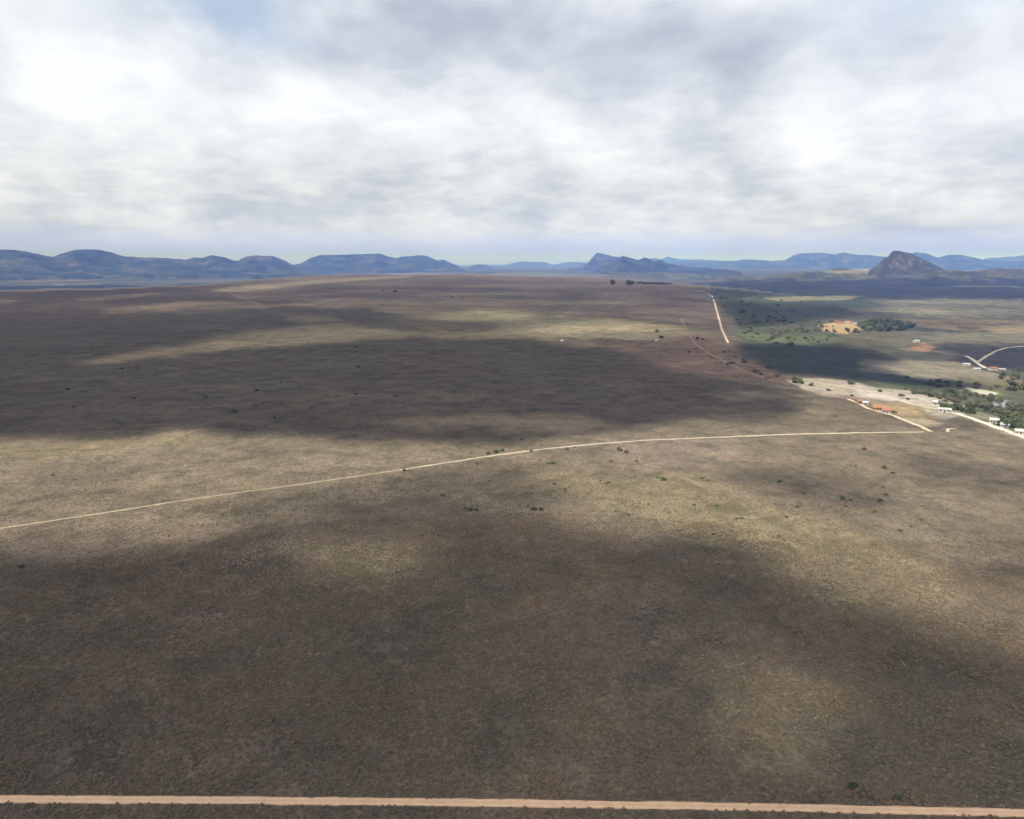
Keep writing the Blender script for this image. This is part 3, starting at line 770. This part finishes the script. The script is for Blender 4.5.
# ------------------------------------------------------------------ heath bushes near the camera (uncountable ground cover)
def heath():
    src = bpy.data.collections.new('heath_sources')
    m1 = foliage_mat('heath_brown', (.215, .160, .115), (.300, .228, .168), True)
    m2 = foliage_mat('heath_olive', (.185, .165, .100), (.270, .235, .158), True)
    m3 = foliage_mat('heath_straw', (.27, .215, .145), (.36, .295, .21), True)
    for i, (mm, rx, rz) in enumerate([(m1,.6,.42),(m2,.62,.5),(m1,.5,.34),(m2,.5,.34),(m1,.45,.30),(m2,.5,.36),(m3,.42,.28),(m1,.7,.38)]):
        me = clump_mesh('heath_clump', 70, rx, rz, rz * .45, .13, mm, 90 + i, 4)
        src.objects.link(bpy.data.objects.new('heath_clump', me))
    pts = []
    rs = np.random.default_rng(3)
    def ring(r0, r1, dens):
        A = math.radians(41); area = (r1 * r1 - r0 * r0) * A
        n = int(area * dens)
        r = np.sqrt(rs.uniform(r0 * r0, r1 * r1, n)); a = rs.uniform(-A, A, n)
        return r * np.sin(a), r * np.cos(a)
    X, Y = [], []
    for r0, r1, dn in ((85, 200, 3.0), (200, 320, 1.8), (320, 480, .6), (480, 600, .25), (600, 760, .10), (760, 950, .04)):
        x, y = ring(r0, r1, dn); X.append(x); Y.append(y)
    x = np.concatenate(X); y = np.concatenate(Y)
    z = terrain(x, y); px, py = project(x, y, z)
    ty = np.interp(px, [p[0] for p in TRACKY], [p[1] for p in TRACKY])
    mid = np.interp(px, [-120,0,100,200,300,400,480,540,600,650,700,800,925], [548,528.5,513.5,498,484.5,470,457.5,449.5,443.5,440,438,434,432])
    keep = (abs(py - ty) > 4.6) & (abs(py - mid) > 1.8) & (py > 400) & (py < 900) & (px > -40) & (px < 1065)
    keep &= fbm(x, y, 14, 3, 71) + fbm(x, y, 60, 3, 72) * .6 + rs.uniform(-.25, .75, len(x)) > -.2
    x, y, z = x[keep], y[keep], z[keep]
    print('heath clumps', len(x))
    me = bpy.data.meshes.new('heath'); me.vertices.add(len(x))
    me.vertices.foreach_set('co', np.stack([x, y, z], -1).astype(np.float32).ravel())
    a = me.attributes.new('rot', 'FLOAT', 'POINT'); a.data.foreach_set('value', rs.uniform(0, 6.28, len(x)).astype(np.float32))
    sz = rs.uniform(.35, 1.0, len(x)) ** 1.2 * (1 - .38 * ss((np.hypot(x, y) - 220) / 220))
    a = me.attributes.new('siz', 'FLOAT', 'POINT'); a.data.foreach_set('value', sz.astype(np.float32))
    o = bpy.data.objects.new('heath_bushes', me); COL.objects.link(o)
    ng = bpy.data.node_groups.new('heath_scatter', 'GeometryNodeTree')
    ng.interface.new_socket('Geometry', in_out='INPUT', socket_type='NodeSocketGeometry')
    ng.interface.new_socket('Geometry', in_out='OUTPUT', socket_type='NodeSocketGeometry')
    N = ng.nodes; L = ng.links
    gi = N.new('NodeGroupInput'); go = N.new('NodeGroupOutput')
    mp = N.new('GeometryNodeMeshToPoints'); io = N.new('GeometryNodeInstanceOnPoints')
    ci = N.new('GeometryNodeCollectionInfo'); ci.inputs['Collection'].default_value = src
    ci.inputs['Separate Children'].default_value = True; ci.inputs['Reset Children'].default_value = True
    r1 = N.new('GeometryNodeInputNamedAttribute'); r1.data_type = 'FLOAT'; r1.inputs['Name'].default_value = 'rot'
    s1 = N.new('GeometryNodeInputNamedAttribute'); s1.data_type = 'FLOAT'; s1.inputs['Name'].default_value = 'siz'
    cx = N.new('ShaderNodeCombineXYZ'); L.new(r1.outputs['Attribute'], cx.inputs[2])
    L.new(gi.outputs[0], mp.inputs[0]); L.new(mp.outputs[0], io.inputs['Points'])
    L.new(ci.outputs[0], io.inputs['Instance']); io.inputs['Pick Instance'].default_value = True
    L.new(cx.outputs[0], io.inputs['Rotation']); L.new(s1.outputs['Attribute'], io.inputs['Scale'])
    L.new(io.outputs[0], go.inputs[0])
    md = o.modifiers.new('scatter', 'NODES'); md.node_group = ng
    tag(o, 'low brown and olive heath bushes covering the near plain', 'heath', kind='stuff')
heath()

print('T', round(__import__('time').time()-T0,1))
# ------------------------------------------------------------------ sun and clouds
SUN_EL, SUN_AZ = 57.0, -140.0
sd_ = np.array([math.sin(R(SUN_AZ)) * math.cos(R(SUN_EL)), math.cos(R(SUN_AZ)) * math.cos(R(SUN_EL)), math.sin(R(SUN_EL))])
CLOUDH = 2600.0
# sunlight reaching the ground, 0 shade .. 1 sun
SH = [
 # foreground: large soft shade
 ([(-400,548),(60,552),(150,552),(240,538),(300,522),(350,512),(420,520),(480,530),(560,530),(640,545),(700,530),(760,545),(790,580),(860,592),(920,625),(1000,650),(1100,670),(1400,700),(1400,1500),(-400,1500)], .175, 1, 60, 26, 10),
 ([(-400,795),(1400,795),(1400,812),(-400,812)], .34, .8, 60, 22, 4),  # cloud thinned along the foreground track to brighten it
 ([(-400,500),(60,520),(160,530),(-400,560)], .75, .8, 60, 26, 6),
 ([(200,505),(290,492),(400,476),(440,462),(520,468),(590,490),(600,505),(540,515),(560,535),(420,545),(300,530)], .38, 1, 40, 14, 10),
 ([(420,478),(520,484),(600,490),(590,502),(500,505),(430,500)], .25, .8, 30, 10, 8),
 ([(420,488),(560,494),(540,500),(430,498)], .55, .5, 30, 8, 6),
 ([(285,545),(340,528),(420,530),(435,555),(400,576),(330,580),(295,565)], .68, 1, 40, 22, 8),
 ([(440,500),(540,520),(600,560),(560,620),(450,600),(430,540)], .30, .6, 60, 30, 10),
 ([(650,545),(700,535),(750,548),(740,575),(660,580)], .26, .8, 30, 16, 8),
 ([(560,560),(660,585),(640,640),(560,640)], .32, .6, 40, 22, 8),
 ([(700,665),(790,655),(850,690),(840,745),(760,760),(700,730)], .62, 1, 60, 36, 10),
 ([(840,700),(1000,690),(1100,760),(1100,840),(860,830)], .34, .6, 60, 36, 10),
 ([(470,590),(700,620),(700,830),(470,830)], .30, .7, 90, 50, 10),
 ([(740,470),(790,476),(850,482),(900,490),(895,512),(840,518),(790,505),(750,488)], .38, 1, 26, 12, 8),
 ([(900,455),(1000,462),(1100,470),(1100,500),(1000,495),(920,478)], .45, 1, 26, 12, 8),
 ([(930,540),(1100,530),(1100,580),(1000,592),(940,575)], .55, 1, 30, 14, 8),
 # the great shadow in the middle distance
 ([(-300,303),(60,306),(180,312),(300,306),(400,306),(470,318),(500,330),(560,345),(610,350),(650,355),(700,366),(745,378),(775,392),(795,410),(770,421),(700,421),(640,427),(570,437),(530,445),(450,444),(400,441),(340,441),(300,437),(230,441),(180,431),(130,438),(60,441),(-300,444)], .095, 1, 18, 7, 6),
 ([(395,424),(440,417),(480,412),(560,412),(610,424),(580,433),(520,430),(470,424),(420,430)], .62, 1, 24, 6, 6),
 ([(720,398),(745,388),(780,398),(750,405)], .62, 1, 16, 4, 4),
 ([(738,398),(775,396),(796,407),(785,418),(748,417),(722,409)], .12, 1, 14, 5, 4),
 ([(690,405),(770,412),(800,418),(720,425)], .3, .6, 16, 5, 4),
 # sunlit streaks between the far cloud shadows
 ([(-300,280),(120,284),(220,285),(330,282),(345,300),(260,306),(-300,306)], .16, 1, 14, 3, 3),
 ([(-300,294),(10,297),(25,300),(0,304),(-300,306)], .7, 1, 8, 2, 2),
 ([(50,303),(95,297),(158,292),(160,295),(110,300)], .75, 1, 8, 2, 2),
 ([(98,314),(128,306),(195,301),(262,302),(266,309),(185,309),(132,312)], .95, 1, 10, 2.5, 3),
 ([(84,363),(112,355),(150,347),(185,345),(188,356),(150,359),(105,365)], .95, 1, 12, 3.5, 4),
 ([(178,347),(205,335),(260,331),(320,324),(370,326),(410,331),(440,334),(400,338),(320,345),(250,349),(190,353)], 1.0, 1, 12, 3.5, 4),
 ([(280,314),(330,316),(350,321),(300,323)], .55, 1, 14, 3, 3),
 ([(340,300),(400,300),(470,310),(500,322),(430,320),(380,312)], .75, 1, 16, 3.5, 3),
 ([(380,335),(470,330),(540,334),(520,340),(440,340)], .8, 1, 14, 3, 3),
 ([(345,322),(400,322),(460,326),(440,331),(370,330)], .22, 1, 12, 2.5, 3),
 ([(540,312),(620,316),(700,324),(700,326),(620,321),(540,316)], .35, .9, 12, 2, 2),
 ([(600,340),(700,338),(760,365),(790,385),(740,385),(660,366)], .42, .9, 20, 6, 4),
 ([(230,288),(330,279),(470,278),(700,287),(712,312),(600,312),(470,303),(300,302),(240,300)], .58, .85, 20, 4, 3),
 ([(480,286),(560,286),(640,292),(560,295),(490,291)], .6, .7, 14, 2, 2),
 
 ([(205,291),(235,286),(300,280),(350,276),(400,273),(402,278.5),(350,281),(300,286.5),(240,292)], 1., 1, 8, 1.2, 1),
 # right hand valley
 ([(700,280),(1300,279),(1300,306),(1000,300),(900,302),(850,297),(770,295),(722,300)], .14, 1, 30, 6, 7),
 ([(716,300),(760,303),(850,304),(900,308),(860,316),(800,322),(735,328)], .2, 1, 14, 3, 3),
 ([(755,298),(800,295.5),(856,295.5),(852,299.5),(790,302)], .9, 1, 8, 1.6, 1.5),
 ([(840,306),(900,300),(1300,298),(1300,324),(900,320),(850,312)], .92, 1, 14, 3, 3),
 ([(728,344),(760,345),(830,345),(880,352),(905,362),(880,366),(920,378),(970,384),(1000,387),(930,389),(880,382),(830,378),(770,372),(740,358)], .05, 1, 10, 3, 3),
 ([(930,345),(1300,346),(1300,373),(1000,370),(960,360)], .25, 1, 10, 3, 3),
 ([(900,320),(960,324),(1000,330),(930,334),(890,330)], .5, .6, 14, 3, 3),
]
def build_shadow_clouds():  # unseen cloud volume, its thickness shaped to cast the SH shadows
    gx = np.arange(-260, 1300, 6.0)
    gy = np.concatenate([np.arange(272, 330, 1.5), np.arange(330, 460, 3.), np.arange(460, 1100, 7.)])
    PX, PY = np.meshgrid(gx, gy)
    G = ground(PX.ravel(), PY.ravel())
    # L and thickness
    L = np.ones(len(G))
    L = paint(PX.ravel(), PY.ravel(), G[:, 0], G[:, 1], L, SH)
    L = L + .05 * fbm(G[:, 0], G[:, 1], 90, 4, 61) * (1 - L)
    D0 = np.hypot(G[:, 0], G[:, 1])
    br = ss(.5 + 1.1 * fbm(G[:, 0], G[:, 1], 620, 5, 64)) * ss((D0 - 1300) / 900) * ((PY.ravel() < 344) & ((PX.ravel() > 720) | (PY.ravel() < 303)))
    b2 = ss(.45 + 1.9 * fbm(G[:, 0], G[:, 1], 230, 5, 66)) * ss((D0 - 800) / 400) * ((PX.ravel() < 730) & (PY.ravel() > 288) & (PY.ravel() < 370))
    L = L * (1 - .55 * b2)
    L = L * (1 - .38 * br) + .10 * (1 - br) * ss((D0 - 1300) / 900)
    # fade at lattice borders
    e = ss(np.minimum(PX.ravel() + 260, 1294 - PX.ravel()) / 90)
    L = 1 - (1 - L) * e
    D = np.hypot(G[:, 0], G[:, 1])
    L = 1 - (1 - L) * (1 - ss((D - 8200) / 900))
    L = np.clip(L, .035, 1)
    SIG = .02
    t = -np.log(L) / SIG
    k = (CLOUDH - G[:, 2]) / sd_[2]
    B = G + sd_ * k[:, None]
    Tt = B + sd_ * np.maximum(t, .6)[:, None]
    ny, nx = PX.shape; n = nx * ny
    T2 = t.reshape(ny, nx)
    on = T2 > 1.5
    quad = on[:-1, :-1] | on[1:, :-1] | on[:-1, 1:] | on[1:, 1:]
    dd = D.reshape(ny, nx); quad &= dd[:-1, :-1] < 9300
    ux, uy = project(B[:, 0], B[:, 1], B[:, 2]); tx, ty_ = project(Tt[:, 0], Tt[:, 1], Tt[:, 2])
    far_low = ((np.nan_to_num(uy, nan=-9e3) > -25) | (np.nan_to_num(ty_, nan=-9e3) > -25)).reshape(ny, nx)
    Bx, By = B[:, 0].reshape(ny, nx), B[:, 1].reshape(ny, nx)
    for da, db in (((0, 0), (1, 1)), ((1, 0), (0, 1))):
        sl_ = lambda M, d: M[d[0]:ny - 1 + d[0], d[1]:nx - 1 + d[1]]
        quad &= ~sl_(far_low, da) & ~sl_(far_low, db)
        quad &= np.hypot(sl_(Bx, da) - sl_(Bx, db), sl_(By, da) - sl_(By, db)) < 900
    ii, jj = np.where(quad)
    idx = lambda a, b: a * nx + b
    bot = np.stack([idx(ii, jj), idx(ii + 1, jj), idx(ii + 1, jj + 1), idx(ii, jj + 1)], -1)
    top = bot[:, ::-1] + n
    faces = [bot, top]
    Qp = np.pad(quad, 1)
    for (di, dj, a, b) in ((-1, 0, (0, 0), (0, 1)), (1, 0, (1, 1), (1, 0)), (0, -1, (1, 0), (0, 0)), (0, 1, (0, 1), (1, 1))):
        m = quad & ~Qp[1 + di:Qp.shape[0] - 1 + di, 1 + dj:Qp.shape[1] - 1 + dj]
        i2, j2 = np.where(m)
        p = idx(i2 + a[0], j2 + a[1]); q = idx(i2 + b[0], j2 + b[1])
        faces.append(np.stack([p, q, q + n, p + n], -1))
    faces = np.concatenate(faces)
    V = np.concatenate([B, Tt])
    used = np.unique(faces); remap = np.full(2 * n, -1); remap[used] = np.arange(len(used))
    o = link('shadow_clouds', V[used], remap[faces], None, None, True)
    # visibility report
    up = V[used]; qx, qy = project(up[:, 0], up[:, 1], up[:, 2])
    print('cloud verts in frame:', int(((qx > 0) & (qx < 1024) & (qy > 0) & (qy < 819)).sum()), 'lowest y', np.nanmax(qy))
    import bmesh
    bm = bmesh.new(); bm.from_mesh(o.data); bmesh.ops.recalc_face_normals(bm, faces=bm.faces); bm.to_mesh(o.data); bm.free()
    m = bpy.data.materials.new('cloud_vapour'); m.use_nodes = True
    t_ = NT(m.node_tree); out = t_.n('ShaderNodeOutputMaterial'); v = t_.n('ShaderNodeVolumePrincipled')
    v.inputs['Density'].default_value = SIG; v.inputs['Color'].default_value = (.92, .93, .95, 1); v.inputs['Anisotropy'].default_value = .5
    t_.l(v.outputs[0], out.inputs['Volume'])
    o.data.materials.append(m)
    tag(o, 'unseen cloud layer above the frame, shaped to cast the ground shadows', 'shadow_clouds', kind='stuff')
build_shadow_clouds()

print('T', round(__import__('time').time()-T0,1))
# ------------------------------------------------------------------ haze
def build_haze():
    v, f = box(-62000, 62000, -62000, 62000, -420, 560)
    o = link('haze', v, f, None, None, False)
    m = bpy.data.materials.new('haze_air'); m.use_nodes = True
    t = NT(m.node_tree); out = t.n('ShaderNodeOutputMaterial'); p = t.n('ShaderNodeVolumePrincipled')
    p.inputs['Density'].default_value = 6.2e-5; p.inputs['Color'].default_value = (.14, .29, 1.0, 1); p.inputs['Absorption Color'].default_value = (1, 1, 1, 1)
    p.inputs['Anisotropy'].default_value = -.4
    t.l(p.outputs[0], out.inputs['Volume']); o.data.materials.append(m)
    tag(o, 'thin blue haze filling the air to the mountains', 'haze', kind='stuff')
build_haze()

print('T', round(__import__('time').time()-T0,1))
# ------------------------------------------------------------------ light
sl = bpy.data.lights.new('sun', 'SUN'); sl.energy = 5.0; sl.angle = R(.5); sl.color = (1, .95, .87)
so = bpy.data.objects.new('sun', sl); COL.objects.link(so)
so.rotation_euler = Vector(sd_).to_track_quat('Z', 'Y').to_euler()

w = bpy.data.worlds.new('World'); sc.world = w; w.use_nodes = True
t = NT(w.node_tree)
out = t.n('ShaderNodeOutputWorld')
sky = t.n('ShaderNodeTexSky', sky_type='NISHITA'); sky.sun_disc = False
sky.sun_elevation = R(SUN_EL); sky.sun_rotation = R(SUN_AZ)
bg1 = t.n('ShaderNodeBackground'); bg1.inputs[1].default_value = .15; t.l(sky.outputs[0], bg1.inputs[0])
tc = t.n('ShaderNodeTexCoord'); sx = t.n('ShaderNodeSeparateXYZ'); t.l(tc.outputs['Generated'], sx.inputs[0])
X, Y, Z = sx.outputs
zc = t.math('MAXIMUM', t.math('ADD', Z, .14), .02)
def comb(a, b, c=0.):
    n = t.n('ShaderNodeCombineXYZ')
    for i, v in enumerate((a, b, c)):
        if isinstance(v, (int, float)): n.inputs[i].default_value = v
        else: t.l(v, n.inputs[i])
    return n.outputs[0]
pl = comb(t.math('DIVIDE', X, zc), t.math('DIVIDE', Y, zc))
nA = t.noise(pl, 1.15, 8, .56, .25)
nB = t.noise(pl, 3.6, 9, .66, .12)
az_ = t.math('ARCTAN2', X, Y); el_ = t.math('ARCSINE', Z)
wob = t.n('ShaderNodeTexNoise'); wob.inputs['Scale'].default_value = 4.5; wob.inputs['Detail'].default_value = 6; wob.inputs['Roughness'].default_value=.6
t.l(comb(az_, t.math('MULTIPLY', el_, 1.8)), wob.inputs['Vector'])
ws = t.n('ShaderNodeSeparateColor'); t.l(wob.outputs[1], ws.inputs[0])
uu = t.math('ADD', az_, t.math('MULTIPLY', t.math('SUBTRACT', ws.outputs[0], .5), .24))
vv = t.math('ADD', el_, t.math('MULTIPLY', t.math('SUBTRACT', ws.outputs[1], .5), .15))
def sdir(px, py):
    d = ray(px, py); d = d / np.linalg.norm(d); return math.atan2(d[0], d[1]), math.asin(d[2])
def blob(px, py, rx, ry, amp, rot=0.):
    a, e = sdir(px, py); c_, s_ = math.cos(R(rot)), math.sin(R(rot))
    du = t.math('SUBTRACT', uu, a); dv = t.math('SUBTRACT', vv, e)
    ru = t.math('ADD', t.math('MULTIPLY', du, c_), t.math('MULTIPLY', dv, s_))
    rv = t.math('SUBTRACT', t.math('MULTIPLY', dv, c_), t.math('MULTIPLY', du, s_))
    q = t.math('ADD', t.math('POWER', t.math('DIVIDE', ru, rx / F), 2.), t.math('POWER', t.math('DIVIDE', rv, ry / F), 2.))
    return t.math('MULTIPLY', t.math('EXPONENT', t.math('MULTIPLY', q, -1.)), amp)
BL = [(112,72,52,38,.42,0),(70,112,34,28,.30,0),(265,112,50,30,.30,0),(345,100,40,22,.2,0),(395,120,70,28,.38,10),(500,112,60,20,.15,0),
      (870,172,90,26,.22,-15),(800,55,60,30,.22,30),(700,80,90,20,.15,30),(960,190,90,20,.08,0),(240,195,200,16,.10,0),
      (420,30,100,45,-.34,0),(600,48,190,42,-.46,0),(770,25,70,30,-.1,0),(775,135,55,45,.30,0),(150,15,60,20,-.15,0),(730,120,70,30,-.12,0),(960,160,70,12,-.14,0),(680,195,120,14,-.25,0),(330,205,150,14,-.22,0),(60,215,90,10,-.14,0),
      (150,190,120,20,-.12,0),(880,218,100,8,-.15,0),(20,50,40,60,-.12,0),(985,40,60,50,-.18,0)]
acc = None
for b_ in BL:
    o_ = blob(*b_); acc = o_ if acc is None else t.math('ADD', acc, o_)
lum = t.math('ADD', t.math('ADD', t.math('MULTIPLY', t.math('SUBTRACT', nA, .5), .55), t.math('MULTIPLY', t.math('SUBTRACT', nB, .5), .30)), t.math('ADD', acc, .60))
puf = t.noise(comb(t.math('MULTIPLY', az_, 1.), t.math('MULTIPLY', el_, 2.2)), 7.5, 8, .58, .3)
low = t.ramp(el_, [(.03, .9), (.26, .35)])
lum = t.math('ADD', lum, t.math('MULTIPLY', t.math('MULTIPLY', t.math('SUBTRACT', puf, .5), .5), low))
big = t.noise(comb(az_, t.math('MULTIPLY', el_, 1.35), 3.7), 4.2, 9, .50, .5)
mid_ = t.noise(comb(az_, t.math('MULTIPLY', el_, 1.6), 8.1), 13., 8, .52, .4)
lum = t.math('ADD', lum, t.math('MULTIPLY', t.math('SUBTRACT', big, .5), 1.55))
lum = t.math('ADD', lum, t.math('MULTIPLY', t.math('SUBTRACT', mid_, .5), .7))
pf2 = t.noise(comb(az_, t.math('MULTIPLY', el_, 3.2)), 20., 8, .6, .2)
lum = t.math('ADD', lum, t.math('MULTIPLY', t.math('MULTIPLY', t.math('SUBTRACT', pf2, .5), 1.3), t.ramp(el_, [(.01, 0.), (.04, 1.), (.13, .5), (.25, .1)])))
cc = t.ramp(lum, [(.0, (.45, .50, .61)), (.28, (.56, .61, .72)), (.5, (.68, .72, .81)), (.72, (.78, .82, .91)), (1., (.90, .93, 1.0))])
# overhead (out of the photograph) the grey cloud deck is dimmed to hold down ambient light
dull = t.ramp(el_, [(.36, (1., 1., 1.)), (.60, (.42, .46, .55))])
cc = t.mix(1., cc, dull, 'MULTIPLY')
hz = t.ramp(el_, [(.0, 1.), (.018, .9), (.045, .35), (.09, 0.)])
hzc = t.ramp(el_, [(.0, (.26, .34, 1.5)), (.02, (.40, .49, 1.2)), (.05, (.56, .64, .94))])
cc = t.mix(t.math('MULTIPLY', hz, .85), cc, hzc)
bg2 = t.n('ShaderNodeBackground'); bg2.inputs[1].default_value = 1.0; t.l(cc, bg2.inputs[0])
hole = None
for b_ in [(238,6,60,24,1.0,0),(190,-4,60,18,.4,0),(915,-8,70,26,.5,0),(5,95,16,20,.3,0)]:
    o_ = blob(*b_); hole = o_ if hole is None else t.math('ADD', hole, o_)
cover = t.math('SUBTRACT', 1., t.math('MINIMUM', t.math('MULTIPLY', hole, .6), .6))
mx = t.n('ShaderNodeMixShader'); t.l(cover, mx.inputs[0]); t.l(bg1.outputs[0], mx.inputs[1]); t.l(bg2.outputs[0], mx.inputs[2])
t.l(mx.outputs[0], out.inputs[0])

print('T', round(__import__('time').time()-T0,1))
# ------------------------------------------------------------------ camera + render settings
cd = bpy.data.cameras.new('camera'); cd.sensor_width = 36; cd.lens = F / W * 36; cd.clip_start = .5; cd.clip_end = 200000
co = bpy.data.objects.new('camera', cd); COL.objects.link(co); co.location = (0, 0, CAMH); co.rotation_euler = (math.pi / 2 - PITCH, 0, 0)
sc.camera = co
vs_ = sc.view_settings; vs_.view_transform = 'Standard'; vs_.look = 'None'; vs_.gamma = 1; vs_.exposure = 0.15
sc.cycles.transparent_max_bounces = 16
